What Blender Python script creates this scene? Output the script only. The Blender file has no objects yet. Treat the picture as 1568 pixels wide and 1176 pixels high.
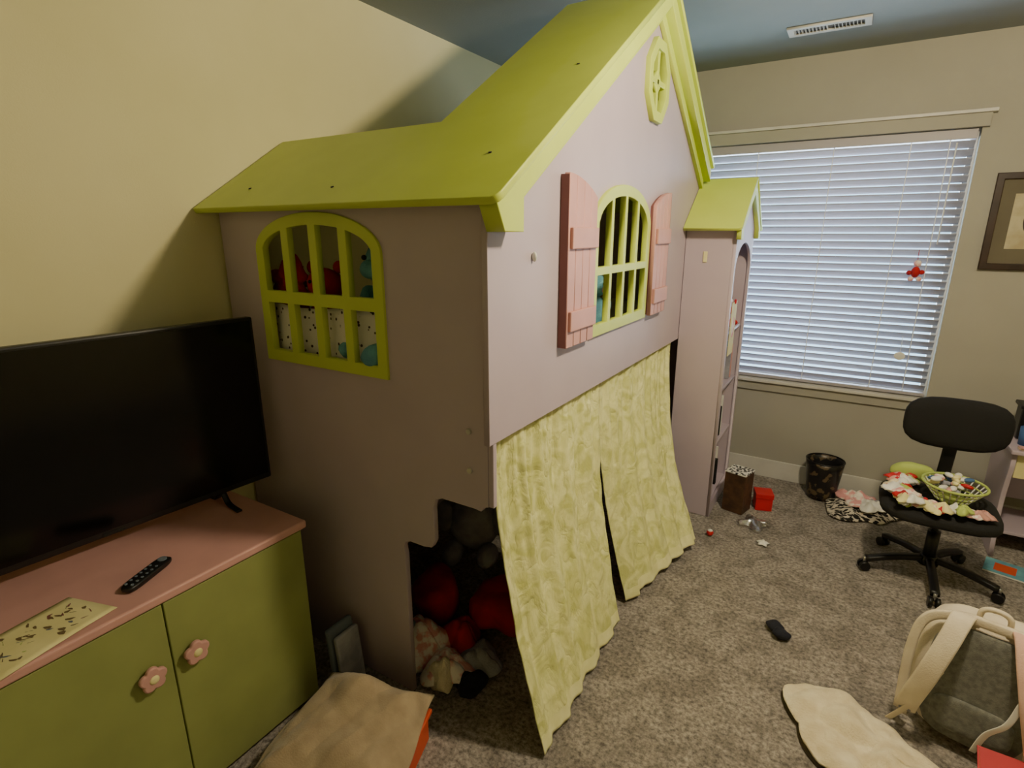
import bpy, bmesh, math, random
from mathutils import Vector, Matrix, noise
random.seed(3)
S=bpy.context.scene
def lin(c):
    return tuple(((x/255)/12.92 if x/255<=.04045 else ((x/255+.055)/1.055)**2.4) for x in c)+(1,)
# ---------------------------------------------------------------- materials
def mat(name,rgb,rough=.6,rgb2=None,vs=6,bump=0,bs=80,metal=0,spec=.4,dist=0,detail=3,lo=.35,hi=.65,sheen=0,emit=0,bdist=.004):
    m=bpy.data.materials.new(name); m.use_nodes=True
    nt=m.node_tree; N=nt.nodes; L=nt.links; p=N['Principled BSDF']
    p.inputs['Base Color'].default_value=lin(rgb); p.inputs['Roughness'].default_value=rough
    p.inputs['Metallic'].default_value=metal; p.inputs['Specular IOR Level'].default_value=spec
    if sheen: p.inputs['Sheen Weight'].default_value=sheen
    if emit:
        p.inputs['Emission Color'].default_value=lin(rgb); p.inputs['Emission Strength'].default_value=emit
    tc=N.new('ShaderNodeTexCoord')
    if rgb2 is None: rgb2=tuple(c*.94 for c in rgb)
    n=N.new('ShaderNodeTexNoise'); n.inputs['Scale'].default_value=vs; n.inputs['Detail'].default_value=detail; n.inputs['Distortion'].default_value=dist
    r=N.new('ShaderNodeValToRGB'); r.color_ramp.elements[0].position=lo; r.color_ramp.elements[1].position=hi
    r.color_ramp.elements[0].color=lin(rgb2); r.color_ramp.elements[1].color=lin(rgb)
    L.new(tc.outputs['Object'],n.inputs['Vector']); L.new(n.outputs['Fac'],r.inputs['Fac']); L.new(r.outputs['Color'],p.inputs['Base Color'])
    if bump:
        b=N.new('ShaderNodeTexNoise'); b.inputs['Scale'].default_value=bs; b.inputs['Detail'].default_value=4
        bb=N.new('ShaderNodeBump'); bb.inputs['Strength'].default_value=bump; bb.inputs['Distance'].default_value=bdist
        L.new(tc.outputs['Object'],b.inputs['Vector']); L.new(b.outputs['Fac'],bb.inputs['Height']); L.new(bb.outputs['Normal'],p.inputs['Normal'])
    return m
def dots(name,base,dot,scale,th,sc=(1,1,1)):
    m=mat(name,base,.9); nt=m.node_tree; N=nt.nodes; L=nt.links; p=N['Principled BSDF']
    tc=N.new('ShaderNodeTexCoord'); v=N.new('ShaderNodeTexVoronoi'); v.inputs['Scale'].default_value=scale
    mp=N.new('ShaderNodeMapping'); mp.inputs['Scale'].default_value=sc
    r=N.new('ShaderNodeValToRGB'); r.color_ramp.elements[0].position=th; r.color_ramp.elements[1].position=th+.06
    r.color_ramp.elements[0].color=lin(dot); r.color_ramp.elements[1].color=lin(base)
    L.new(tc.outputs['Object'],mp.inputs['Vector']); L.new(mp.outputs[0],v.inputs['Vector']); L.new(v.outputs['Distance'],r.inputs['Fac']); L.new(r.outputs['Color'],p.inputs['Base Color'])
    return m
M={}
M['wall']=mat('wall_paint',(222,215,172),.85,(216,209,164),2,.12,220)
M['wallfar']=mat('wall_paint_shaded',(164,161,150),.85,(158,155,144),2,.12,220)  # wall paint darkened and greyed; far wall's dimmer light put into the colour
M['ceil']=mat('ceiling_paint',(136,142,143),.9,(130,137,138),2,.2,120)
M['trim']=mat('trim_white',(204,202,196),.5)
M['lime']=mat('lime_paint',(198,214,100),.42,(192,208,94),5,.04,40)
M['lav']=mat('lavender_paint',(188,173,186),.45,(183,168,182),4,.04,40)
M['pink']=mat('pink_paint',(208,154,148),.45)
M['pinkedge']=mat('pink_edge_paint',(130,76,72),.5)
M['cgreen']=mat('cabinet_green_paint',(140,147,84),.45)
M['black']=mat('black_plastic',(15,15,17),.4)
M['screen']=mat('tv_screen_glass',(3,3,4),.15,spec=.3)
M['dark']=mat('dark_fabric',(20,20,22),.9,bump=.3,bs=300)
M['metal']=mat('brushed_metal',(150,150,150),.35,metal=.9)
M['hem']=mat('curtain_hem_cloth',(236,234,182),.8,(224,222,162),20)
M['blanket']=mat('beige_fleece',(168,148,118),.95,(150,130,102),14,.5,200,sheen=.2)
M['fur']=mat('cream_fleece',(238,226,198),.95,(218,202,170),16,.8,160,sheen=.2,bdist=.006)
M['red']=mat('red_fabric',(190,22,40),.85,(150,14,30),10,.3,100)
M['redp']=mat('red_card',(196,28,44),.5)
M['grey']=mat('grey_plush',(160,160,170),.95,(126,126,138),12,.6,150)
M['teal']=mat('teal_plush',(104,168,182),.95,(76,128,150),12,.6,150)
M['pinkf']=mat('pink_patterned_cloth',(224,158,160),.9,(240,230,222),22,.5,100,lo=.45,hi=.55)
M['white']=mat('white_plastic',(232,232,228),.4)
M['paper']=mat('paper',(230,221,166),.7,(218,209,150),12)
M['ink']=mat('ink_print',(110,92,60),.8)
M['orange']=mat('orange_plastic',(208,74,48),.5)
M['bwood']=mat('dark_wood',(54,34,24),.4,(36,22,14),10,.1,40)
M['box']=mat('brown_print_card',(82,54,36),.6,(48,32,22),18)
M['bpcream']=mat('backpack_cream',(226,214,194),.85,(212,198,176),10,.4,200)
M['bppink']=mat('backpack_pink',(220,184,170),.85,(206,166,152),10,.4,200)
M['bpgrey']=mat('backpack_grey_mesh',(122,122,114),.9,(98,98,92),60,.6,400)
M['olive']=mat('basket_green',(176,194,104),.6)
M['blue']=mat('blue_book',(60,96,150),.6)
M['slate']=mat('slate_foam',(96,106,120),.8)
M['navy']=mat('navy_sock',(16,18,30),.95,(28,30,44),14,.5,150)
M['dot']=dots('dotted_sheet',(234,230,226),(70,60,60),42,.2)
M['leo']=dots('animal_print_cloth',(200,190,176),(20,18,18),34,.5,(1,2.4,1))
M['check']=dots('checker_card',(220,220,215),(30,30,30),60,.45)
# curtain: crinkled tie-dye cloth
m=mat('curtain_cloth',(230,230,170),.7,(198,200,128),10,dist=1.6,detail=6,lo=.36,hi=.6); M['curt']=m
nt=m.node_tree;N=nt.nodes;L=nt.links;p=N['Principled BSDF']
tc=N.new('ShaderNodeTexCoord'); mp=N.new('ShaderNodeMapping'); mp.inputs['Scale'].default_value=(1,1,.6)
n1=N.new('ShaderNodeTexNoise'); n1.inputs['Scale'].default_value=13; n1.inputs['Detail'].default_value=4; n1.inputs['Distortion'].default_value=.6
s1=N.new('ShaderNodeMath'); s1.operation='SUBTRACT'; s1.inputs[1].default_value=.5
s2=N.new('ShaderNodeMath'); s2.operation='ABSOLUTE'; s3=N.new('ShaderNodeMath'); s3.operation='POWER'; s3.inputs[1].default_value=.7
bb=N.new('ShaderNodeBump'); bb.inputs['Strength'].default_value=.8; bb.inputs['Distance'].default_value=.018
L.new(tc.outputs['Object'],mp.inputs['Vector']);L.new(mp.outputs[0],n1.inputs['Vector']);L.new(n1.outputs['Fac'],s1.inputs[0]);L.new(s1.outputs[0],s2.inputs[0]);L.new(s2.outputs[0],s3.inputs[0]);L.new(s3.outputs[0],bb.inputs['Height']);L.new(bb.outputs['Normal'],p.inputs['Normal'])
# carpet
m=mat('carpet_pile',(140,132,118),.95); nt=m.node_tree;N=nt.nodes;L=nt.links;p=N['Principled BSDF'];M['carpet']=m
tc=N.new('ShaderNodeTexCoord')
n1=N.new('ShaderNodeTexNoise');n1.inputs['Scale'].default_value=60;n1.inputs['Detail'].default_value=5;n1.inputs['Roughness'].default_value=.7
n2=N.new('ShaderNodeTexNoise');n2.inputs['Scale'].default_value=7;n2.inputs['Detail'].default_value=6;n2.inputs['Distortion'].default_value=1
r=N.new('ShaderNodeValToRGB');r.color_ramp.elements[0].position=.36;r.color_ramp.elements[1].position=.64
r.color_ramp.elements[0].color=lin((98,91,85));r.color_ramp.elements[1].color=lin((176,167,158))
r2=N.new('ShaderNodeValToRGB');r2.color_ramp.elements[0].position=.4;r2.color_ramp.elements[1].position=.58
r2.color_ramp.elements[0].color=(.68,.67,.66,1);r2.color_ramp.elements[1].color=(1,1,1,1)
mx=N.new('ShaderNodeMix');mx.data_type='RGBA';mx.blend_type='MULTIPLY';mx.inputs[0].default_value=1
for a in (n1,n2): L.new(tc.outputs['Object'],a.inputs['Vector'])
L.new(n1.outputs['Fac'],r.inputs['Fac']);L.new(n2.outputs['Fac'],r2.inputs['Fac'])
L.new(r.outputs['Color'],mx.inputs[6]);L.new(r2.outputs['Color'],mx.inputs[7]);L.new(mx.outputs[2],p.inputs['Base Color'])
b=N.new('ShaderNodeBump');b.inputs['Strength'].default_value=.7;b.inputs['Distance'].default_value=.01
L.new(n1.outputs['Fac'],b.inputs['Height']);L.new(b.outputs['Normal'],p.inputs['Normal'])
# blind slats: white, slightly translucent
m=bpy.data.materials.new('blind_slat');m.use_nodes=True;nt=m.node_tree;N=nt.nodes;L=nt.links;p=N['Principled BSDF'];M['slat']=m
p.inputs['Base Color'].default_value=lin((168,162,168));p.inputs['Roughness'].default_value=.5
t=N.new('ShaderNodeBsdfTranslucent');t.inputs['Color'].default_value=lin((190,208,225))
ms=N.new('ShaderNodeMixShader');ms.inputs[0].default_value=.06
L.new(p.outputs[0],ms.inputs[1]);L.new(t.outputs[0],ms.inputs[2]);L.new(ms.outputs[0],N['Material Output'].inputs['Surface'])
m=bpy.data.materials.new('window_glass');m.use_nodes=True;nt=m.node_tree;N=nt.nodes;L=nt.links;M['glass']=m
t=N.new('ShaderNodeBsdfTransparent');g=N.new('ShaderNodeBsdfGlossy');g.inputs['Roughness'].default_value=.02
ms=N.new('ShaderNodeMixShader');ms.inputs[0].default_value=.06
L.new(t.outputs[0],ms.inputs[1]);L.new(g.outputs[0],ms.inputs[2]);L.new(ms.outputs[0],N['Material Output'].inputs['Surface'])
m=bpy.data.materials.new('clear_plastic_bag');m.use_nodes=True;nt=m.node_tree;N=nt.nodes;L=nt.links;M['bag']=m
t=N.new('ShaderNodeBsdfTransparent');g=N.new('ShaderNodeBsdfGlossy');g.inputs['Roughness'].default_value=.2
ms=N.new('ShaderNodeMixShader');ms.inputs[0].default_value=.35
L.new(t.outputs[0],ms.inputs[1]);L.new(g.outputs[0],ms.inputs[2]);L.new(ms.outputs[0],N['Material Output'].inputs['Surface'])
# ---------------------------------------------------------------- helpers
def link(name,me,mt,parent=None,smooth=False):
    o=bpy.data.objects.new(name,me); S.collection.objects.link(o)
    if mt is not None and not me.materials: me.materials.append(M[mt] if isinstance(mt,str) else mt)
    if smooth:
        for f in me.polygons: f.use_smooth=True
    if parent: setp(o,parent)
    return o
def setp(o,par):
    o.parent=par; o.matrix_parent_inverse=Matrix.Translation(-par.location)
def empty(name,loc):
    e=bpy.data.objects.new(name,None); e.location=loc; e.empty_display_size=.1; S.collection.objects.link(e); return e
def rot(o,axis,ang,piv):
    R=Matrix.Translation(piv)@Matrix.Rotation(ang,4,axis)@Matrix.Translation(-Vector(piv))
    o.data.transform(R); return o
def box(name,x0,x1,y0,y1,z0,z1,mt,parent=None,bev=.003,seg=2):
    bm=bmesh.new(); bmesh.ops.create_cube(bm,size=1)
    for v in bm.verts: v.co=Vector((x0+(v.co.x+.5)*(x1-x0),y0+(v.co.y+.5)*(y1-y0),z0+(v.co.z+.5)*(z1-z0)))
    if bev:
        bev=min(bev,.45*min(x1-x0,y1-y0,z1-z0))
        bmesh.ops.bevel(bm,geom=bm.edges[:],offset=bev,segments=seg,profile=.5,affect='EDGES')
    me=bpy.data.meshes.new(name); bm.to_mesh(me); bm.free()
    return link(name,me,mt,parent)
MX=Matrix(((0,0,1,0),(1,0,0,0),(0,1,0,0),(0,0,0,1)))   # u=Y v=Z w=+X
MY=Matrix(((1,0,0,0),(0,0,-1,0),(0,1,0,0),(0,0,0,1)))  # u=X v=Z w=-Y
MZ=Matrix.Identity(4)
def plate(name,loops,w0,w1,mt,mtx,parent=None,bev=.002):
    cu=bpy.data.curves.new(name,'CURVE'); cu.dimensions='2D'; cu.fill_mode='BOTH'
    cu.extrude=abs(w1-w0)/2-bev; cu.bevel_depth=bev; cu.bevel_resolution=1; cu.offset=-bev
    for lp in loops:
        s=cu.splines.new('POLY'); s.points.add(len(lp)-1)
        for i,q in enumerate(lp): s.points[i].co=(q[0],q[1],0,1)
        s.use_cyclic_u=True
    o=bpy.data.objects.new(name,cu); S.collection.objects.link(o)
    bpy.context.view_layer.update()
    me=bpy.data.meshes.new_from_object(o.evaluated_get(bpy.context.evaluated_depsgraph_get()))
    bpy.data.objects.remove(o); bpy.data.curves.remove(cu)
    me.transform(mtx@Matrix.Translation((0,0,(w0+w1)/2))); me.name=name
    me.materials.clear()
    return link(name,me,mt,parent)
def cyl(name,p0,p1,r0,r1,mt,parent=None,n=24,smooth=True):
    p0=Vector(p0);p1=Vector(p1);d=p1-p0
    bm=bmesh.new(); bmesh.ops.create_cone(bm,cap_ends=True,segments=n,radius1=r0,radius2=r1,depth=d.length)
    me=bpy.data.meshes.new(name); bm.to_mesh(me); bm.free()
    me.transform(Matrix.Translation((p0+p1)/2)@d.to_track_quat('Z','Y').to_matrix().to_4x4())
    o=link(name,me,mt,parent)
    for f in me.polygons: f.use_smooth=len(f.vertices)==4
    return o
def blob(name,c,s,mt,parent=None,e=1.0,nz=0,ns=6,seg=32,rz=0,rx=0):
    """superellipsoid; e<1 boxy"""
    bm=bmesh.new(); bmesh.ops.create_uvsphere(bm,u_segments=seg,v_segments=seg//2,radius=1)
    for v in bm.verts:
        k=v.co.copy()
        if e!=1: 
            q=2/e
            l=(abs(k.x)**q+abs(k.y)**q+abs(k.z)**q)**(1/q); k=k/l
        v.co=Vector((k.x*s[0]/2,k.y*s[1]/2,k.z*s[2]/2))
        if nz: v.co+=k.normalized()*nz*noise.noise(v.co*ns+Vector(c)*7)
    me=bpy.data.meshes.new(name); bm.to_mesh(me); bm.free()
    me.transform(Matrix.Translation(c)@Matrix.Rotation(rz,4,'Z')@Matrix.Rotation(rx,4,'X'))
    return link(name,me,mt,parent,True)
def catm(P,n=8):
    P=[Vector(p) for p in P]; Q=[2*P[0]-P[1]]+P+[2*P[-1]-P[-2]]; out=[]
    for i in range(1,len(Q)-2):
        for k in range(n):
            t=k/n; a,b,c,d=Q[i-1:i+3]
            out.append(.5*((2*b)+(c-a)*t+(2*a-5*b+4*c-d)*t*t+(3*b-a-3*c+d)*t**3))
    out.append(P[-1]); return out
def ribbon(name,P,wd,w,th,mt,parent=None):
    pts=catm(P); wd=Vector(wd).normalized(); bm=bmesh.new(); rows=[]
    for i,p in enumerate(pts):
        t=(pts[min(i+1,len(pts)-1)]-pts[max(i-1,0)]).normalized()
        s=(wd-t*wd.dot(t)).normalized(); nn=t.cross(s)
        rows.append([bm.verts.new(p+s*a*w/2+nn*bq*th/2) for a,bq in ((-1,-.6),(-.8,-1),(.8,-1),(1,-.6),(1,.6),(.8,1),(-.8,1),(-1,.6))])
    for i in range(len(rows)-1):
        for k in range(8): bm.faces.new((rows[i][k],rows[i][(k+1)%8],rows[i+1][(k+1)%8],rows[i+1][k]))
    bm.faces.new(rows[0][::-1]); bm.faces.new(rows[-1])
    bmesh.ops.recalc_face_normals(bm,faces=bm.faces[:])
    me=bpy.data.meshes.new(name); bm.to_mesh(me); bm.free()
    return link(name,me,mt,parent,True)
def tube(name,P,r,mt,parent=None,cyc=False,n=8):
    cu=bpy.data.curves.new(name,'CURVE'); cu.dimensions='3D'; cu.bevel_depth=r; cu.bevel_resolution=3; cu.use_fill_caps=True
    pts=catm(P,n) if n>1 else [Vector(p) for p in P]
    s=cu.splines.new('POLY'); s.points.add(len(pts)-1)
    for i,q in enumerate(pts): s.points[i].co=(*q,1)
    s.use_cyclic_u=cyc
    o=bpy.data.objects.new(name,cu); S.collection.objects.link(o); bpy.context.view_layer.update()
    me=bpy.data.meshes.new_from_object(o.evaluated_get(bpy.context.evaluated_depsgraph_get()))
    bpy.data.objects.remove(o); me.materials.clear()
    return link(name,me,mt,parent,True)
def grid(name,fn,nu,nv,mt,parent=None,th=.004,mats=None,mf=None):
    bm=bmesh.new(); R=[[bm.verts.new(fn(i/nu,j/nv)) for j in range(nv+1)] for i in range(nu+1)]
    for i in range(nu):
        for j in range(nv):
            f=bm.faces.new((R[i][j],R[i+1][j],R[i+1][j+1],R[i][j+1]))
            if mf: f.material_index=mf((i+.5)/nu,(j+.5)/nv)
    bmesh.ops.recalc_face_normals(bm,faces=bm.faces[:])
    me=bpy.data.meshes.new(name); bm.to_mesh(me); bm.free()
    if mats:
        for q in mats: me.materials.append(M[q])
    o=link(name,me,mt,parent,True)
    if th:
        md=o.modifiers.new('thick','SOLIDIFY'); md.thickness=th; md.offset=0
    return o
def drape(name,outline_fn,h,mt,nu=60,nv=16,amp=.02,ns=9,th=.006,parent=None,c=(0,0),power=2.0,z0=.008,seed=0):
    """radial cloth heap: outline_fn(a)->radius ; h=height of the centre"""
    def fn(u,v):
        a=u*2*math.pi; r=outline_fn(a)*v
        x=c[0]+r*math.cos(a); y=c[1]+r*math.sin(a)
        q=abs(noise.noise(Vector((x*ns,y*ns,seed))))*amp*2+noise.noise(Vector((x*ns*2.3,y*ns*2.3,seed+3)))*amp*.5
        z=z0+h*(1-v**power)+max(0,q)*(1-.5*v)
        return Vector((x,y,max(z,z0)))
    return grid(name,fn,nu,nv,mt,parent,th)
def rect(u0,u1,v0,v1): return [(u0,v0),(u1,v0),(u1,v1),(u0,v1)]
def archz(u,u0,u1,vs,vt):
    c=(u0+u1)/2; r=(u1-u0)/2; k=min(1,abs(u-c)/r); return vs+(vt-vs)*math.sqrt(max(0,1-k*k))
def arch(u0,u1,v0,vs,vt,n=24):
    lp=[(u0,v0),(u1,v0)]
    for i in range(n+1):
        a=math.pi*i/n; lp.append(((u0+u1)/2+(u1-u0)/2*math.cos(a),vs+(vt-vs)*math.sin(a)))
    return lp
def archwindow(name,u0,u1,v0,vs,vt,vm,w0,w1,mtx,par,fr=.045,bar=.022):
    iu0,iu1,iv0,ivt=u0+fr,u1-fr,v0+fr,vt-fr; loops=[arch(u0,u1,v0,vs,vt)]
    cols=4; cw=(iu1-iu0-(cols-1)*bar)/cols
    for c in range(cols):
        a=iu0+c*(cw+bar); b=a+cw
        loops.append(rect(a,b,iv0,vm-bar*.6))
        top=[]
        for i in range(9):
            u=b-(b-a)*i/8; uu=min(max(u,iu0+.002),iu1-.002); top.append((u,archz(uu,iu0,iu1,vs,ivt)))
        loops.append([(a,vm+bar*.6),(b,vm+bar*.6)]+top)
    return plate(name,loops,w0,w1,'lime',mtx,par,.002)
# ---------------------------------------------------------------- room
XL,XR,YB,YF,H=-2.12,2.5,-1.5,4.13,2.745
box('floor',XL-.1,XR+.1,YB-.1,YF+.12,-.1,0,'carpet',bev=0)
box('ceiling',XL-.1,XR+.1,YB-.1,YF+.12,H,H+.1,'ceil',bev=0)
box('wall_left',XL-.1,XL,YB-.1,YF+.12,0,H,'wall',bev=0)
box('wall_right',XR,XR+.1,YB-.1,YF+.12,0,H,'wall',bev=0)
box('wall_near',XL,XR,YB-.1,YB,0,H,'wall',bev=0)
WX0,WX1,WZ0,WZ1=-1.30,.478,.727,2.272
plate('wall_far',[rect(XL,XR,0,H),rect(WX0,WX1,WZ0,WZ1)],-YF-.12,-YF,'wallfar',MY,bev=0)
box('baseboard_far',XL,XR,YF-.015,YF-.0005,.001,.135,'trim')
box('baseboard_left',XL+.0005,XL+.015,YB,YF-.016,.001,.135,'trim')
box('baseboard_right',XR-.015,XR-.0005,YB,YF-.016,.001,.135,'trim')
box('baseboard_near',XL+.016,XR-.016,YB+.0005,YB+.015,.001,.135,'trim')
w=empty('window_1',(-.4,YF,1.5))
plate('jamb_frame',[rect(WX0,WX1,WZ0,WZ1),rect(WX0+.035,WX1-.035,WZ0+.035,WZ1-.035)],-YF-.11,-YF-.07,'trim',MY,w)
box('glass_pane',WX0+.03,WX1-.03,YF+.084,YF+.088,WZ0+.03,WZ1-.03,'glass',w,bev=0)
t=empty('trim_1',(-.4,YF,2.3))
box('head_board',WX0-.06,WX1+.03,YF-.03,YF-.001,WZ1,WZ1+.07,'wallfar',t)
box('head_cap',WX0-.08,WX1+.05,YF-.045,YF-.001,WZ1+.07,WZ1+.088,'trim',t)
t=empty('trim_2',(-.4,YF,.7))
box('sill_board',WX0-.05,WX1+.035,YF-.04,YF-.001,WZ0-.022,WZ0-.001,'trim',t)
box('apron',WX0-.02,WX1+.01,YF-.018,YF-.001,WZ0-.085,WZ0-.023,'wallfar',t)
bl=empty('window_blinds',(-.4,YF,1.5))
box('headrail',WX0+.012,WX1-.012,YF+.005,YF+.06,WZ1-.055,WZ1-.003,'slat',bl)
bm=bmesh.new(); z=WZ0+.055; yc=YF+.035; ang=math.radians(47)
while z<WZ1-.07:
    pr=[]
    for k in range(5):
        q=(k/4-.5)*.05; cup=.004*(1-(2*k/4-1)**2)
        dy=q*math.cos(ang)+cup*math.sin(ang); dz=-q*math.sin(ang)+cup*math.cos(ang)
        pr.append((yc+dy,z+dz))
    A=[bm.verts.new((WX0+.014,y,zz)) for y,zz in pr]; B=[bm.verts.new((WX1-.014,y,zz)) for y,zz in pr]
    for k in range(4): bm.faces.new((A[k],B[k],B[k+1],A[k+1]))
    z+=.0455
me=bpy.data.meshes.new('slats'); bm.to_mesh(me); bm.free(); o=link('slats',me,'slat',bl,True)
md=o.modifiers.new('t','SOLIDIFY'); md.thickness=.0025
box('bottom_rail',WX0+.014,WX1-.014,YF+.01,YF+.055,WZ0+.004,WZ0+.024,'slat',bl)
for i,x in enumerate((-1.1,-.65,-.22,.17,.35)):
    for k,dy in enumerate((.014,.056)):
        box('ladder_cord_%d_%d'%(i,k),x-.002,x+.002,YF+dy-.001,YF+dy+.001,WZ0+.02,WZ1-.05,'white',bl,bev=0)
cyl('tilt_wand',(.38,YF+.0,2.2),(.38,YF+.0,1.65),.004,.004,'white',bl,8)
# hanging ornament
d=empty('hanging_doll_ornament',(.30,YF-.03,1.5))
tube('string',[(.30,YF-.02,1.62),(.30,YF-.03,1.56)],.0015,'red',d)
blob('body',(.30,YF-.03,1.49),(.045,.04,.065),'red',d); blob('head',(.303,YF-.03,1.54),(.04,.04,.04),'pinkf',d)
for i,(dx,dz) in enumerate(((-.03,-.01),(.03,-.005),(-.018,-.045),(.022,-.045))): blob('limb_%d'%i,(.30+dx,YF-.03,1.495+dz),(.03,.025,.028),'pinkf' if i>1 else 'red',d)
d=empty('suncatcher_ornament',(.3,YF-.03,.98))
blob('disc',(.30,YF-.03,.98),(.06,.01,.05),'white',d); tube('string',[(.30,YF-.03,1.0),(.30,YF-.02,1.1)],.0015,'white',d)
# ceiling vent
v=empty('ceiling_vent',(-.295,3.60,H))
plate('vent_flange',[rect(-.485,-.105,3.53,3.67),rect(-.455,-.135,3.56,3.64)],H-.012,H-.001,'trim',MZ,v)
for i in range(20):
    x=-.45+i*.0165
    if i==10: continue
    s=box('louver_%d'%i,x-.0012,x+.0012,3.56,3.64,H-.011,H-.002,'trim',v,bev=0)
    rot(s,'Y',.5 if i<10 else -.5,(x,3.60,H-.006))
box('vent_void',-.455,-.135,3.56,3.64,H-.0015,H-.0005,'black',v,bev=0)
# ceiling lamp (out of shot, lights the room)
LX,LY=.35,1.85
c=empty('ceiling_lamp',(LX,LY,H))
cyl('lamp_base',(LX,LY,H-.001),(LX,LY,H-.03),.14,.14,'metal',c)
M['shade']=mat('lamp_glass',(255,236,190),.4,emit=1.5)
blob('lamp_shade',(LX,LY,H-.055),(.26,.26,.07),'shade',c)
# picture
f=empty('framed_picture',(.79,YF,1.77))
plate('frame',[rect(.585,1.0,1.515,2.03),rect(.62,.965,1.55,1.995)],-YF+.001,-YF+.026,'bwood',MY,f,.004)
M['mat']=mat('picture_mat',(100,92,74),.8); M['print']=mat('picture_print',(186,178,150),.8,(168,154,122),14)
box('mat_board',.615,.97,YF-.012,YF-.002,1.545,2.0,'mat',f,bev=0)
box('print',.68,.90,YF-.014,YF-.0125,1.63,1.92,'print',f,bev=0)
blob('print_figure',(.78,YF-.0145,1.78),(.09,.002,.16),'bwood',f)
# ---------------------------------------------------------------- playhouse loft bed
B=empty('playhouse_loft_bed',(-1.5,2.5,1.1))
SL=.664; ca=1/math.sqrt(1+SL*SL); sa=SL*ca
def rz(y): return 1.783+SL*(y-1.21)      # roof underside near slope
AP=2.57
PX=-.855
# near end panel
outer=[(-2.1,0.002),(-1.24,.002),(-1.24,.60),(-1.245,.635),(-1.235,.655),(-1.21,.665),(-1.15,.665),(-1.115,.672),(-1.10,.70),(-1.10,.83),(-1.09,.86),(-1.06,.872),(-.93,.872),(-.905,.868),(-.893,.885),(-.877,.89),(-.877,rz(1.29)-.01),(-2.1,rz(1.29)-.01)]
w1=(-1.885,-1.262,1.25,1.655,1.785)
plate('end_panel_near',[outer,arch(w1[0]+.012,w1[1]-.012,w1[2]+.012,w1[3],w1[4]-.012)],-1.312,-1.29,'lav',MY,B,.0015)
archwindow('end_window_frame',*w1,1.492,-1.306,-1.280,MY,B,.042,.036)
# front panel
w2=(1.955,2.605,1.322,1.74,1.905); cy,cz,R8=2.585,2.345,.155
def octo(r,rr=0): return [(cy+.96*r*math.cos(math.pi/8+i*math.pi/4),cz+(r+.018)*math.sin(math.pi/8+i*math.pi/4)) for i in range(8)]
fp=[(1.268,1.105),(3.85,1.105),(3.85,rz(1.29)),(AP,rz(AP)-.012),(1.268,rz(1.268)-.012)]
plate('front_panel',[fp,arch(w2[0]+.012,w2[1]-.012,w2[2]+.012,w2[3],w2[4]-.012),octo(R8-.02)],PX-.02,PX,'lav',MX,B,.0015)
archwindow('front_window_frame',*w2,1.574,PX-.012,PX+.014,MX,B,.045,.026)
plate('octagon_frame',[octo(R8),octo(R8-.045)],PX-.015,PX+.022,'lime',MX,B,.002)
box('octagon_bar_vertical',PX-.012,PX+.012,cy-.012,cy+.012,cz-.13,cz+.13,'lime',B)
box('octagon_bar_horizontal',PX-.012,PX+.012,cy-.11,cy+.11,cz-.012,cz+.012,'lime',B)
plate('octagon_corner_fillets',[[(cy-.055,cz),(cy,cz-.055),(cy+.055,cz),(cy,cz+.055)]],PX-.010,PX+.010,'lime',MX,B,.002)
box('corner_batten',-.8765,-.858,1.292,1.312,.89,1.104,'lav',B)
# roof plates
def slopem(y0,z0,sgn,s=SL):
    c=1/math.sqrt(1+s*s); q=s*c
    if sgn>0: return Matrix(((1,0,0,0),(0,c,-q,y0),(0,q,c,z0),(0,0,0,1)))
    return Matrix(((-1,0,0,0),(0,-c,q,y0),(0,q,c,z0),(0,0,0,1)))
def v_(d): return d/ca
e0=1.21
rp=[(-2.11,0),(-.80,0),(-.785,.012),(-.78,.03),(-.78,v_(AP-e0)),(-1.275,v_(AP-e0)),(-1.275,v_(.42)),(-2.11,v_(.42))]
plate('roof_near_slope',[rp],0,.022,'lime',slopem(e0,1.785,1),B,.003)
e1=2*AP-e0
fp2=[(-2.11,e1),(-.88,e1),(-.88,3.50),(-.78,3.50),(-.78,AP),(-1.275,AP),(-1.275,e1-.42),(-2.11,e1-.42)]
plate('roof_far_slope',[[(-x,v_(e1-y)) for x,y in fp2]],0,.022,'lime',slopem(e1,1.785,-1),B,.003)
box('roof_back_ridge',-2.11,-1.275,e0+.405,e1-.405,2.049,2.070,'lime',B)
for i,(x,y) in enumerate(((-1.9,1.30),(-1.45,1.28),(-.93,1.40),(-.9,1.9))):
    zz=1.785+SL*(y-e0)+.022/ca
    s=cyl('roof_screw_%d'%i,(x,y-.001,zz-.002),(x,y-.002,zz+.0015),.006,.005,'dark',B,12)
# rake trims
def rake(nm,x0,x1,dw,near=True,foot=True):
    if near:
        if foot: lp=[(1.225,rz(1.225)),(1.262,1.72),(1.362,1.72),(1.362,rz(1.362)-dw),(AP,rz(AP)-dw),(AP,rz(AP))]
        else: lp=[(1.30,rz(1.30)-dw),(AP,rz(AP)-dw),(AP,rz(AP)),(1.30,rz(1.30))]
    else:
        def g(y): return rz(2*AP-y)
        lp=[(AP,rz(AP)),(AP,rz(AP)-dw),(3.50,g(3.50)-dw),(3.50,g(3.50))]
    plate(nm,[lp],x0,x1,'lime',MX,B,.003)
rake('rake_trim_near',PX+.001,PX+.060,.066); rake('rake_trim_inner_near',PX+.0005,PX+.022,.112,True,False)
rake('rake_trim_far',PX+.001,PX+.060,.066,False); rake('rake_trim_inner_far',PX+.0005,PX+.022,.112,False)
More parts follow.
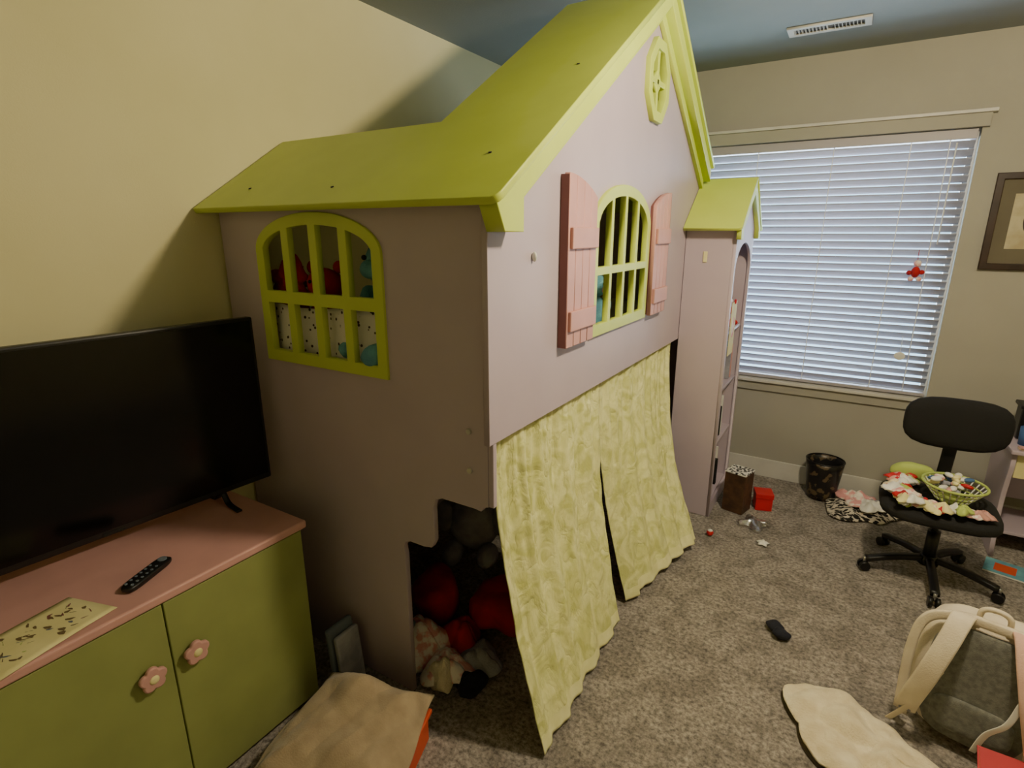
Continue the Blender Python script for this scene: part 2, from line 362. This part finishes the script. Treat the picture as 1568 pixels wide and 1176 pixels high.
# shutters
def shutter(nm,y0,y1,flip):
    n=4; zo,zi=1.905,1.835; z0=1.328
    def top(y):
        k=(y1-y)/(y1-y0) if not flip else (y-y0)/(y1-y0)   # 1 at outer edge
        return zi+(zo-zi)*math.sin(k*math.pi/2)**.8
    wv=(y1-y0)/n
    for i in range(n):
        a=y0+i*wv+.0015; b=a+wv-.003
        lp=[(a,z0),(b,z0)]+[(b-(b-a)*k/5,top(b-(b-a)*k/5)) for k in range(6)]
        plate(nm+'_plank_%d'%i,[lp],PX+.012,PX+.032,'pink',MX,B,.002)
    plate(nm+'_backing',[[(y0+.004,z0+.004),(y1-.004,z0+.004)]+[((y1-.004)-(y1-y0-.008)*k/10,top((y1-.004)-(y1-y0-.008)*k/10)-.004) for k in range(11)]],PX+.0005,PX+.014,'pinkedge',MX,B,.001)
    for k,zc in enumerate((1.42,1.70)):
        box(nm+'_rail_%d'%k,PX+.032,PX+.044,y0+.012,y1-.006,zc-.035,zc+.035,'pink',B)
    e_=(y0-.003,y0-.0005) if not flip else (y1+.0005,y1+.003)
    box(nm+'_edge_strip',PX+.001,PX+.031,e_[0],e_[1],z0+.002,1.90,'pinkedge',B,bev=0)
shutter('shutter_near',1.70,1.935,False); shutter('shutter_far',2.625,2.85,True)
# details
blob('wall_hook',(PX+.008,1.514,1.647),(.018,.012,.03),'white',B)
for i,z in enumerate((1.13,1.0)): cyl('bolt_%d'%i,(-.945,1.289,z),(-.945,1.283,z),.010,.008,'trim',B,16)
# deck, far end
box('deck_board',-2.10,-.90,1.315,3.825,1.085,1.12,'lav',B)
box('end_panel_far',-2.10,-.88,3.83,3.85,.002,1.85,'lav',B)
box('back_rail',-2.105,-2.085,1.315,3.825,1.12,1.4,'lav',B)
box('back_post',-2.1,-2.04,3.75,3.825,.002,1.085,'lav',B)
M['mattress']=mat('mattress_cloth',(224,218,214),.9)
ms=box('mattress',-2.07,-.90,1.33,3.8,1.122,1.26,'mattress',B,.03,4)
grid('dotted_sheet',lambda u,v:Vector((-2.05+u*1.12,1.335+.012*math.sin(u*22)+.01*v,1.255+v*.20+.008*math.sin(u*15))),60,8,'dot',B)
# tower
TX0,TX1,TY0,TY1=-.853,-.595,3.29,3.85
box('tower_side_near',TX0,TX1,TY0,TY0+.02,.002,1.775,'lav',B)
box('tower_side_far',TX0,TX1-.0,TY1-.02,TY1,.002,1.775,'lav',B)
box('tower_back',TX0+.0,TX0+.01,TY0+.02,TY1-.02,.002,1.775,'lav',B)
plate('tower_face_frame',[[(TY0,.002),(TY1,.002),(TY1,1.775),((TY0+TY1)/2,1.99),(TY0,1.775)],arch(TY0+.03,TY1-.03,.08,1.50,1.66)],TX1,TX1+.018,'lav',MX,B)
for i,z in enumerate((.08,.45,.80,1.15)): box('tower_shelf_%d'%i,TX0+.01,TX1-.001,TY0+.02,TY1-.02,z-.018,z,'lav',B)
ts=.80; ty=3.22; tm=(TY0+TY1)/2
tc_=1/math.sqrt(1+ts*ts); LV=(tm-ty)/tc_
plate('tower_roof_near',[[( -.853,0),(-.56,0),(-.545,.012),(-.545,LV),(-.853,LV)]],0,.02,'lime',slopem(ty,1.725,1,ts),B,.003)
plate('tower_roof_far',[[( .545,0),(.853,0),(.853,LV),(.545,LV)]],0,.02,'lime',slopem(2*tm-ty,1.725,-1,ts),B,.003)
def tz(y): return 1.723+ts*(min(y,2*tm-y)-ty)
plate('tower_rake_trim',[[(ty+.02,tz(ty+.02)),(ty+.03,1.68),(ty+.09,1.68),(ty+.09,tz(ty+.09)-.06),(tm,tz(tm)-.07),(2*tm-ty-.09,tz(ty+.09)-.06),(2*tm-ty-.09,1.68),(2*tm-ty-.03,1.68),(2*tm-ty-.02,tz(ty+.02)),(tm,tz(tm))]],TX1+.019,TX1+.045,'lime',MX,B)
box('tower_hook',-.748,-.726,TY0-.008,TY0-.0005,1.555,1.615,'paper',B)
# ---- things on tower shelves
bk=empty('shelf_books',(-.7,3.55,.3))
cols=['blue','redp','paper','dark','white','grey','teal','pink','black']
k=0
for z0,ylist in ((.081,(3.33,3.66)),(.451,(3.34,3.60)),(.801,(3.68,3.79))):
    y=ylist[0]
    while y<ylist[1]:
        t_=random.uniform(.012,.035); hh=random.uniform(.17,.26)
        box('book_%d'%k,-.80,-.61-random.uniform(0,.03),y,y+t_,z0,z0+hh,cols[k%9],bk,.002); k+=1; y+=t_+.002
def plush(name,c,s,m1,m2=None,rzz=0):
    e=empty(name,c); m2=m2 or m1; c=Vector(c)
    parts=[('body',(0,0,0),(.9,.75,.95)),('head',(0,-.05,.72),(.72,.66,.64)),('ear_l',(-.28,0,1.05),(.26,.16,.28)),('ear_r',(.28,0,1.05),(.26,.16,.28)),
    ('arm_l',(-.48,-.15,.15),(.3,.3,.55)),('arm_r',(.48,-.15,.15),(.3,.3,.55)),('leg_l',(-.3,-.4,-.38),(.34,.65,.32)),('leg_r',(.3,-.4,-.38),(.34,.65,.32)),('muzzle',(0,-.36,.66),(.3,.24,.24))]
    R=Matrix.Rotation(rzz,3,'Z')
    for n,p,sz in parts:
        blob(n,c+R@(Vector(p)*s),tuple(q*s for q in sz),m2 if n in('muzzle','ear_l','ear_r') else m1,e,nz=.03*s,ns=20,seg=20,rz=rzz)
    for sx in(-1,1): blob('eye_%d'%sx,c+R@(Vector((sx*.13,-.37,.8))*s),(.07*s,)*3,'black',e,seg=10)
    return e
plush('black_plush_toy',(-.70,3.50,.86),.10,'dark','grey',1.4)
plush('pink_plush_toy',(-.69,3.42,1.21),.11,'pinkf','white',1.4)
plush('shelf_plush_toy',(-.69,3.66,1.22),.13,'red','pinkf',1.4)
cd=empty('hanging_photo_card',(-.57,3.42,1.15))
box('card',-.5765,-.573,3.34,3.48,1.02,1.33,'paper',cd,bev=0); blob('card_picture',(-.5725,3.41,1.18),(.003,.09,.12),'pinkf',cd); box('clip',-.577,-.565,3.40,3.42,1.32,1.345,'redp',cd)
# ---- bed toys behind end window
rp_e=plush('red_plush_toy',(-1.74,1.47,1.38),.20,'red','red',.3)
blob('feather_boa',(-1.86,1.40,1.53),(.16,.08,.13),'red',rp_e,nz=.07,ns=30)
plush('teal_plush_toy',(-1.38,1.47,1.42),.27,'teal','teal',-.3)
plush('grey_plush_toy',(-1.58,1.72,1.39),.24,'grey','white',0)
plush('yellow_plush_toy',(-1.06,2.17,1.36),.18,'paper','white',1.5)
plush('pink_teddy_toy',(-1.06,2.48,1.35),.17,'teal','pinkf',1.5)
# ---- curtains
def curtain(name,ty0,ty1,by0,by1,bx0,bx1,n,seed,bz=(.02,.02)):
    def fn(u,v):
        top=Vector((-.888,ty0+(ty1-ty0)*u,1.10)); bot=Vector((bx0+(bx1-bx0)*u,by0+(by1-by0)*u,bz[0]+(bz[1]-bz[0])*u))
        fx=v**1.7; p=Vector((top.x+(bot.x-top.x)*fx, top.y+(bot.y-top.y)*v, top.z+(bot.z-top.z)*v))
        ph=u*n*2*math.pi+1.6*noise.noise(Vector((u*2.5,v*.8,seed)))+seed
        k=min(1,v*4); amp=.009+.008*math.sin(min(1,v*1.15)*math.pi)
        p.x+=amp*math.sin(ph)+.25*amp*math.sin(ph*2.3+1)+.006*(1-v)**2*math.sin(u*n*26)+.008*k*noise.noise(Vector((u*5,v*5,seed)))+.0035*k*noise.noise(Vector((u*18,v*14,seed+5)))
        p.y+=.3*amp*math.cos(ph*.9)+.006*noise.noise(Vector((u*3,v*4,seed+9)))
        if v<.06: p.x=min(p.x,-.879)
        return p
    o=grid(name,fn,170,130,None,None,.003,['curt','hem'],lambda u,v:1 if v>.955 else 0)
    return o
curtain('curtain',1.315,2.185,1.30,2.07,-.67,-.70,5.0,1.3)
curtain('curtain',2.20,3.27,2.22,2.90,-.71,-.56,5.0,4.1,(.02,.05))
# ---- under the bed clutter
def cushion(name,c,s,mt,rz_=0,rx_=0): return blob(name,c,s,mt,None,.7,.04,9,rz=rz_,rx=rx_)
cushion('red_cushion',(-1.14,1.80,.10),(.30,.26,.18),'red',.3)
cushion('red_cushion',(-1.44,1.68,.12),(.24,.20,.21),'red',-.5)
plush('grey_teddy_toy',(-1.50,2.08,.28),.30,'grey','grey',.4)
plush('santa_plush_toy',(-1.10,2.18,.17),.22,'red','white',.2)
ch=empty('clothes_heap',(-1.2,1.5,.08))
for i,(x,y,rr,hh,mm) in enumerate(((-1.34,1.46,.12,.14,'pinkf'),(-1.18,1.43,.10,.07,'pinkf'),(-1.10,1.54,.09,.06,'grey'),(-1.23,1.58,.10,.11,'red'),(-1.17,1.38,.06,.08,'fur'),(-1.06,1.42,.06,.04,'navy'),(-1.38,1.42,.06,.18,'slate'))):
    drape('garment_%d'%i,lambda a,rr=rr,i=i:rr*(1+.18*math.sin(3*a+i)),hh,mm,50,14,.028,14,.008,ch,(x,y),2.4,.012,i)
# ---------------------------------------------------------------- TV cabinet
C=empty('tv_cabinet',(-1.8,.62,.4))
cy0,cy1,cxb,cxf=.14,1.085,-2.095,-1.545
box('carcass',cxb,cxf,cy0,cy1,.03,.722,'cgreen',C)
box('plinth',cxb+.01,cxf-.03,cy0+.02,cy1-.02,.002,.03,'cgreen',C)
box('top',cxb,-1.515,cy0-.015,cy1+.015,.723,.752,'pink',C,.008,4)
cm=(cy0+cy1)/2+.005
box('door_left',cxf+.001,cxf+.02,cy0+.004,cm-.002,.035,.718,'cgreen',C)
box('door_right',cxf+.001,cxf+.02,cm+.002,cy1-.004,.035,.718,'cgreen',C)
for nm,y,z in (('knob_left',.553,.525),('knob_right',.675,.525)):
    lp=[]
    for i in range(60):
        a=2*math.pi*i/60; r=.029+.008*abs(math.cos(2.5*a)); lp.append((y+r*math.cos(a+.3),z+r*math.sin(a+.3)))
    cyl(nm+'_stem',(cxf+.02,y,z),(cxf+.034,y,z),.010,.010,'pink',C,16)
    plate(nm+'_flower',[lp],cxf+.032,cxf+.047,'pink',MX,C,.004)
    blob(nm+'_centre',(cxf+.047,y,z),(.010,.026,.026),'paper',C,seg=16)
# TV
T=empty('television',(-1.9,.67,.78))
tvp=[]
tvp.append(box('bezel',-1.915,-1.88,.13,1.205,.80,1.425,'black',T,.006))
tvp.append(box('screen',-1.8805,-1.8785,.142,1.193,.822,1.413,'screen',T,bev=0))
tvp.append(box('rear_housing',-1.955,-1.914,.3,1.04,.85,1.2,'black',T,.015))
for i,y in enumerate((.28,1.02)):
    tvp.append(ribbon('foot_%d'%i,[(-1.98,y,.757),(-1.94,y,.765),(-1.90,y,.803),(-1.86,y,.765),(-1.79,y,.757)],(0,1,0),.02,.008,'black',T))
tvp.append(box('logo_bar',-1.8795,-1.877,.64,.70,.806,.814,'dark',T,bev=0))
for o in tvp: rot(o,'Z',math.radians(-4.5),(-1.9,.67,0))
# remote
Rm=empty('remote_control',(-1.635,.64,.76))
rp_=[blob('body',(-1.635,.64,.7625),(.045,.165,.020),'black',Rm,.45)]
for i in range(6):
    for j in range(2): rp_.append(cyl('button_%d_%d'%(i,j),(-1.645+j*.02,.575+i*.018,.770),(-1.645+j*.02,.575+i*.018,.7735),.0045,.004,'slate',Rm,10))
rp_.append(cyl('dpad',(-1.635,.70,.770),(-1.635,.70,.7745),.013,.012,'slate',Rm,20))
for o in rp_: rot(o,'Z',math.radians(24),(-1.635,.64,.76))
# paper card with print
Pc=empty('greeting_card',(-1.60,.38,.754))
def quadp(u,v):
    a=Vector((-1.716,.476,0));b=Vector((-1.555,.525,0));c_=Vector((-1.50,.262,0));d_=Vector((-1.665,.22,0))
    p=a.lerp(b,u).lerp(d_.lerp(c_,u),v); p.z=.7555+.002*math.sin(v*3); return p
grid('sheet',quadp,8,8,'paper',Pc,.0012)
for k in range(46):
    u=random.uniform(.14,.82); vv=random.uniform(.08,.88); r1=random.uniform(.02,.06); r2=random.uniform(.012,.03)
    def f2(a,b_,u=u,vv=vv,r1=r1,r2=r2,k=k):
        t_=a*2*math.pi; q=quadp(u+r1*b_*math.cos(t_+k)*(1+.3*math.sin(3*t_)),vv+r2*b_*math.sin(t_)); q.z+=.0010; return q
    grid('print_mark_%d'%k,f2,12,1,random.choice(['ink','ink','ink','olive','pinkedge','slate']),Pc,0)
# ---------------------------------------------------------------- storage basket + blanket
K=empty('storage_basket',(-1.19,.93,.1))
bx=[box('base',-1.38,-1.0,.76,1.10,.002,.012,'orange',K)]
for nm,a in (('side_a',(-1.39,-1.375,.75,1.11)),('side_b',(-1.005,-.99,.75,1.11)),('side_c',(-1.375,-1.005,.75,.765)),('side_d',(-1.375,-1.005,1.095,1.11))):
    bx.append(box(nm,*a,.002,.125,'orange',K,.004))
bx.append(box('rim',-1.40,-.98,.74,.755,.11,.127,'orange',K,.004)); bx.append(box('rim_side',-.992,-.978,.74,1.12,.11,.127,'orange',K,.004))
for o in bx: rot(o,'Z',.30,(-1.19,.93,0))
def sm(a,b,x): t=min(1,max(0,(x-a)/(b-a))); return t*t*(3-2*t)
def blk(u,v):
    X=(u-.5); Y=(v-.5)
    w_=.43+.03*math.sin(v*5); l_=.42+.03*math.sin(u*6+1)
    x=X*w_; y=Y*l_
    ridge=abs(noise.noise(Vector((x*5+y*4,y*3-x*2,3.3))))
    edge=min(min(u,1-u),min(v,1-v))
    h=.160+.040*sm(0,.25,edge)+.05*math.exp(-((x+.02)**2+(y-.13)**2)/.010)+.03*ridge*sm(0,.12,edge)+.005*noise.noise(Vector((x*20,y*20,1)))
    h+=.014*(1-abs(2*(((x*1.2-y*.6)*6)%1)-1))*sm(0,.1,edge)
    h-=.012*(1-sm(0,.10,edge))
    c,s=math.cos(.30),math.sin(.30)
    return Vector((-1.185+x*c-y*s,.935+x*s+y*c,h))
grid('beige_blanket',blk,80,80,'blanket',None,.010)
gb=empty('folded_grey_mat',(-1.47,1.19,.15))
for i in range(2):
    s=box('fold_%d'%i,-1.515+i*.03,-1.49+i*.03,1.125+.01*i,1.245,.004,.27-.03*i,['slate','grey'][i],gb,.010,4)
    rot(s,'Y',-.10,(-1.5,1.18,0))
    s.data.transform(Matrix.Translation((.02,0,.006)))
# ---------------------------------------------------------------- office chair
O=empty('office_chair',(.52,3.23,.3)); ox,oy=.52,3.25
cyl('gas_column',(ox,oy,.10),(ox,oy,.26),.028,.028,'black',O); cyl('gas_piston',(ox,oy,.25),(ox,oy,.37),.015,.015,'metal',O)
cyl('hub',(ox,oy,.075),(ox,oy,.125),.045,.035,'black',O)
for i in range(5):
    a=math.radians(200+72*i); dx,dy=math.cos(a),math.sin(a)
    ribbon('leg_%d'%i,[(ox+dx*.03,oy+dy*.03,.105),(ox+dx*.15,oy+dy*.15,.095),(ox+dx*.285,oy+dy*.285,.066)],(-dy,dx,0),.038,.026,'black',O)
    cx_,cy_=ox+dx*.29,oy+dy*.29
    cyl('caster_stem_%d'%i,(cx_,cy_,.035),(cx_,cy_,.075),.008,.008,'metal',O,10)
    for s_ in(-1,1): cyl('caster_wheel_%d_%d'%(i,s_),(cx_-dy*s_*.008,cy_+dx*s_*.008,.027),(cx_-dy*s_*.024,cy_+dx*s_*.024,.027),.026,.024,'black',O,20)
box('seat_plate',ox-.1,ox+.1,oy-.13,oy+.12,.365,.385,'black',O,.006)
blob('seat_cushion',(ox-.02,oy-.05,.415),(.48,.45,.075),'dark',O,.5)
ribbon('back_bracket',[(ox,oy+.05,.37),(ox+.01,oy+.18,.37),(ox+.02,oy+.255,.42),(ox+.03,oy+.27,.60),(ox+.03,oy+.265,.74)],(1,0,0),.06,.012,'black',O)
blob('backrest',(ox+.03,oy+.235,.765),(.45,.085,.27),'dark',O,.62)
cyl('height_lever',(ox+.05,oy,.372),(ox+.21,oy-.06,.36),.006,.006,'black',O,10)
# clutter on chair
bs=empty('craft_basket',(.58,3.22,.5)); bc=(.55,3.21)
for k in range(4):
    rr=.068+.020*k; zz=.465+.026*k
    tube('ring_%d'%k,[(bc[0]+rr*math.cos(a*math.pi/12),bc[1]+rr*math.sin(a*math.pi/12),zz) for a in range(24)],.004 if k<3 else .006,'olive',bs,True,1)
for a in range(24):
    q=a*math.pi/12; tube('rib_%d'%a,[(bc[0]+.065*math.cos(q),bc[1]+.065*math.sin(q),.462),(bc[0]+.130*math.cos(q+.05),bc[1]+.130*math.sin(q+.05),.545)],.003,'white',bs,False,1)
cyl('basket_base',(bc[0],bc[1],.460),(bc[0],bc[1],.464),.068,.068,'olive',bs)
for i in range(26):
    a=random.random()*6.28; r=random.random()*.095
    blob('trinket_%d'%i,(bc[0]+r*math.cos(a),bc[1]+r*math.sin(a),.53+random.random()*.045),(.055,.03,.022),random.choice(['white','pinkf','redp','paper','white','grey','pink','blue']),bs,rz=a,seg=12,rx=random.uniform(-.5,.5))
cl=empty('doll_clothes_pile',(.4,3.15,.47))
for i in range(48):
    if i<26: x=random.uniform(.30,.39); y=random.uniform(3.04,3.38)
    else: x=random.uniform(.34,.67); y=random.uniform(3.01,3.07)
    rs=random.uniform(.03,.055); ms_=random.choice(['white','pinkf','pinkf','paper','white','redp','fur','pink','grey','olive'])
    if i>=26: rs*=.75
    drape('garment_%d'%i,lambda a,rs=rs,i=i:rs*(1+.35*math.sin(3*a+i)),.022,ms_,24,6,.018,25,.003,cl,(x,y),2,.456+random.random()*.035,i)
blob('lime_doll_blanket',(.40,3.39,.50),(.20,.07,.09),'olive',cl,.8,.015,14)
# ---------------------------------------------------------------- trash can
Tc=empty('wastebasket',(0,3.98,.13))
def can(u,v):
    a=u*2*math.pi; r=.085+.028*v; return Vector((.0+r*math.cos(a),3.975+r*math.sin(a),.004+.262*v))
M['can']=mat('black_printed_tin',(20,20,22),.35,(90,74,54),22,lo=.40,hi=.44)
grid('can_wall',can,40,6,'can',Tc,.003); cyl('can_base',(0,3.975,.003),(0,3.975,.008),.084,.084,'black',Tc)
tube('can_rim',[(.113*math.cos(a*math.pi/16),3.975+.113*math.sin(a*math.pi/16),.266) for a in range(32)],.004,'black',Tc,True,1)
drape('bin_liner_rubbish',lambda a:.085,.05,'white',24,8,.03,30,parent=Tc,c=(0,3.975),z0=.12)
# floor items
ab=empty('animal_print_blanket',(.27,3.88,.03))
drape('print_cloth',lambda a:.19+.05*math.sin(2*a+.5)+.02*math.sin(5*a),.045,'leo',60,16,.03,14,parent=ab,c=(.25,3.86),seed=4)
drape('cloth_lining',lambda a:.10+.03*math.sin(3*a),.03,'pinkf',50,10,.03,20,parent=ab,c=(.20,3.90),z0=.055,seed=9)
drape('cloth_lining_b',lambda a:.08+.02*math.sin(3*a+1),.03,'white',50,10,.03,20,parent=ab,c=(.28,3.83),z0=.06,seed=11)
drape('cloth_lining_c',lambda a:.06+.02*math.sin(2*a+1),.03,'grey',50,10,.03,20,parent=ab,c=(.34,3.90),z0=.05,seed=12)
gb=empty('board_game_box',(-.45,3.5,.13))
o=[box('carton',-.515,-.385,3.43,3.56,.002,.262,'box',gb),box('lid',-.518,-.382,3.427,3.563,.262,.272,'check',gb)]
for q in o: rot(q,'Z',-.25,(-.45,3.5,0))
rb=empty('red_gift_box',(-.31,3.60,.06))
o=[box('box_body',-.36,-.26,3.55,3.65,.002,.10,'redp',rb),box('box_lid',-.364,-.256,3.546,3.654,.085,.118,'redp',rb)]
for q in o: rot(q,'Z',.3,(-.31,3.6,0))
drape('plastic_bag',lambda a:.08+.022*math.sin(4*a),.03,'bag',40,10,.02,18,.001,c=(-.32,3.33),seed=12)
pb=empty('pink_toy_ball',(-.52,3.07,.02)); blob('ball',(-.52,3.07,.021),(.04,.04,.04),'redp',pb,seg=16); blob('ball_cap',(-.52,3.07,.034),(.03,.03,.016),'white',pb,seg=12)
drape('crumpled_paper',lambda a:.03+.008*math.sin(5*a),.012,'white',20,6,.010,40,.001,c=(-.24,3.13),seed=1)
sk=empty('balled_sock',(-.08,2.37,.02))
blob('sock_foot',(-.09,2.395,.022),(.08,.06,.038),'navy',sk,nz=.01,ns=30,rz=-.5); blob('sock_leg',(-.06,2.355,.024),(.075,.055,.042),'navy',sk,nz=.012,ns=30,rz=.3)
# ---------------------------------------------------------------- backpack
P=empty('backpack',(.52,2.08,.2)); bp=[]
bp.append(blob('main_body',(.54,2.16,.235),(.37,.20,.46),'bpcream',P,.55,.012,6))
bp.append(blob('front_pocket',(.54,2.27,.17),(.30,.12,.26),'bppink',P,.55,.01,6))
bp.append(blob('back_panel',(.54,2.062,.235),(.29,.035,.40),'bpgrey',P,.5))
bp.append(blob('lumbar_pad',(.54,2.045,.13),(.22,.03,.12),'bpgrey',P,.5))
for s_,mt_ in((-1,'bpcream'),(1,'bppink')):
    x=.54+s_*.07
    bp.append(ribbon('shoulder_strap_%d'%s_,[(x,2.10,.455),(x+s_*.01,2.03,.475),(x+s_*.03,1.975,.40),(x+s_*.06,1.95,.28),(x+s_*.09,1.97,.16),(x+s_*.10,2.02,.09)],(1,0,.0),.062,.016,mt_,P))
    bp.append(ribbon('strap_lining_%d'%s_,[(x+s_*.012,2.028,.465),(x+s_*.03,1.982,.39),(x+s_*.06,1.958,.28),(x+s_*.09,1.978,.17)],(1,0,.0),.045,.014,'bpgrey',P))
    bp.append(ribbon('strap_webbing_%d'%s_,[(x+s_*.10,2.02,.10),(x+s_*.105,2.04,.06),(x+s_*.10,2.08,.03)],(1,0,0),.025,.004,'bpcream',P))
    bp.append(box('buckle_%d'%s_,x+s_*.10-.018,x+s_*.10+.018,2.005,2.02,.085,.12,'grey',P))
bp.append(ribbon('piping',[(.35,2.06,.06),(.345,2.06,.30),(.37,2.06,.42),(.45,2.06,.465),(.54,2.06,.47),(.63,2.06,.465),(.71,2.06,.42),(.735,2.06,.30),(.73,2.06,.06)],(0,1,0),.02,.03,'bpcream',P))
bp.append(tube('grab_handle',[(.50,2.09,.455),(.505,2.08,.505),(.54,2.075,.52),(.575,2.08,.505),(.58,2.09,.455)],.009,'bpcream',P))
bp.append(ribbon('chest_strap',[(.44,1.957,.30),(.41,1.96,.22),(.38,1.99,.12),(.33,2.02,.02)],(1,.3,0),.02,.003,'bpcream',P))
bp.append(ribbon('chest_strap_right',[(.64,1.957,.30),(.62,1.95,.22),(.58,1.95,.16),(.56,1.96,.08)],(1,.3,0),.018,.003,'white',P))
for o in bp:
    rot(o,'X',math.radians(-9),(.54,2.1,0)); rot(o,'Z',math.radians(-12),(.54,2.1,0))
# cream hooded throw on floor
OUT=[(-.02,2.03),(.05,2.10),(.16,2.12),(.28,2.06),(.38,1.98),(.50,1.90),(.53,1.74),(.42,1.58),(.27,1.60),(.15,1.74),(.05,1.89)]
def outl(cx,cy,pts):
    A=[(math.atan2(y-cy,x-cx),math.hypot(x-cx,y-cy)) for x,y in pts]; A.sort()
    def f(a):
        a=(a+math.pi)%(2*math.pi)-math.pi
        for i in range(len(A)):
            a0,r0=A[i]; a1,r1=A[(i+1)%len(A)]
            if a1<a0: a1+=2*math.pi
            aa=a if a>=a0 else a+2*math.pi
            if a0<=aa<=a1: 
                t=(aa-a0)/(a1-a0); return r0+(r1-r0)*t
        return A[0][1]
    return f
oo=outl(.24,1.87,OUT)
ft=empty('cream_fleece_throw',(.24,1.87,.03))
drape('fleece',oo,.018,'fur',120,50,.032,8,.010,parent=ft,c=(.24,1.87),power=6,seed=6,z0=.014)
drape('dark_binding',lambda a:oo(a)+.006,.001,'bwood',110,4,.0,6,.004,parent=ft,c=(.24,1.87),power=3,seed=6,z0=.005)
fo=empty('red_folder',(.66,1.72,.1))
o=[box('cover_back',.54,.83,1.80,1.803,.03,.27,'redp',fo,bev=0),box('cover_front',.545,.83,1.795,1.797,.03,.265,'redp',fo,bev=0),box('pages',.545,.825,1.7972,1.7998,.035,.262,'paper',fo,bev=0)]
for q in o: rot(q,'X',math.radians(-58),(.6,1.8,.03)); q.data.transform(Matrix.Translation((0,-.035,-.02)))
# ---------------------------------------------------------------- desk
D=empty('kids_desk',(1.2,3.88,.3))
sp=[(3.66,.002),(4.10,.002),(4.10,.60),(3.68,.60)]+[(3.66+.05*math.sin(k/8*math.pi),.58-.56*k/8) for k in range(1,8)]
plate('side_left',[sp],.835,.857,'lav',MX,D); plate('side_right',[sp],1.62,1.642,'lav',MX,D)
box('desk_top',.82,1.66,3.64,4.11,.601,.624,'lav',D,.006); box('back_board',.858,1.619,4.085,4.10,.2,.60,'lav',D)
box('drawer_front',.86,1.617,3.69,3.708,.46,.598,'paper',D); blob('drawer_knob',(1.24,3.68,.53),(.03,.03,.03),'pink',D)
box('lower_shelf',.858,1.619,3.72,4.08,.12,.138,'lav',D)
pc=empty('pencil_cup',(.90,3.75,.67)); cyl('cup',(.90,3.78,.625),(.90,3.78,.72),.035,.038,'blue',pc)
for i in range(6): cyl('pencil_%d'%i,(.89+.004*i,3.78,.66),(.875+.011*i,3.77+.006*i,.80),.004,.004,['orange','redp','olive','paper','black','pink'][i],pc,8)
hd=empty('black_desk_organiser',(.93,3.92,.75))
box('organiser_body',.87,.99,3.86,3.98,.625,.80,'black',hd,.01); box('organiser_tray',.86,1.0,3.85,3.99,.80,.82,'black',hd,.005); blob('organiser_toy',(.93,3.92,.87),(.07,.07,.11),'navy',hd)
dp=empty('paper_stack',(.93,3.70,.63)); 
for i in range(4): rot(box('sheet_%d'%i,.85,1.05,3.66-.0,3.70+.0,.6255+i*.004,.629+i*.004,['white','pinkf','paper','pink'][i],dp,bev=0),'Z',.05*i,(.95,3.68,0))
mg=empty('magazine',(.89,3.52,.005))
o=[box('pages',.80,1.02,3.44,3.60,.002,.010,'white',mg,.001),box('cover',.80,1.02,3.44,3.60,.0102,.0112,'teal',mg,bev=0),box('cover_photo',.84,.93,3.47,3.56,.0113,.0117,'orange',mg,bev=0)]
for q in o: rot(q,'Z',-.25,(.9,3.52,0))
# ---------------------------------------------------------------- lights
def light(n,typ,loc,e,col,**kw):
    l=bpy.data.lights.new(n,typ); l.energy=e; l.color=col
    for k,v in kw.items(): setattr(l,k,v)
    o=bpy.data.objects.new(n,l); o.location=loc; S.collection.objects.link(o); return o
light('lamp_bulb','POINT',(LX,LY,2.56),98,(1,.84,.56),shadow_soft_size=.09)
dl=light('daylight','AREA',(-.4,4.9,1.9),200,(.72,.87,1),shape='RECTANGLE',size=2.4,size_y=2.0)
dl.rotation_euler=(math.radians(-80),0,0)
wd=bpy.data.worlds.new('sky'); S.world=wd; wd.use_nodes=True
wd.node_tree.nodes['Background'].inputs[0].default_value=(.45,.75,1,1); wd.node_tree.nodes['Background'].inputs[1].default_value=2.4
# ---------------------------------------------------------------- camera
cam=bpy.data.cameras.new('camera'); co=bpy.data.objects.new('camera',cam); S.collection.objects.link(co)
cam.sensor_width=36; cam.lens=19.4; cam.clip_start=.02
co.location=(0,0,1.72); co.rotation_euler=(math.radians(90-15.4),0,math.radians(31.5))
S.camera=co
S.view_settings.view_transform='AgX'
S.view_settings.exposure=.15
S.view_settings.gamma=1.14
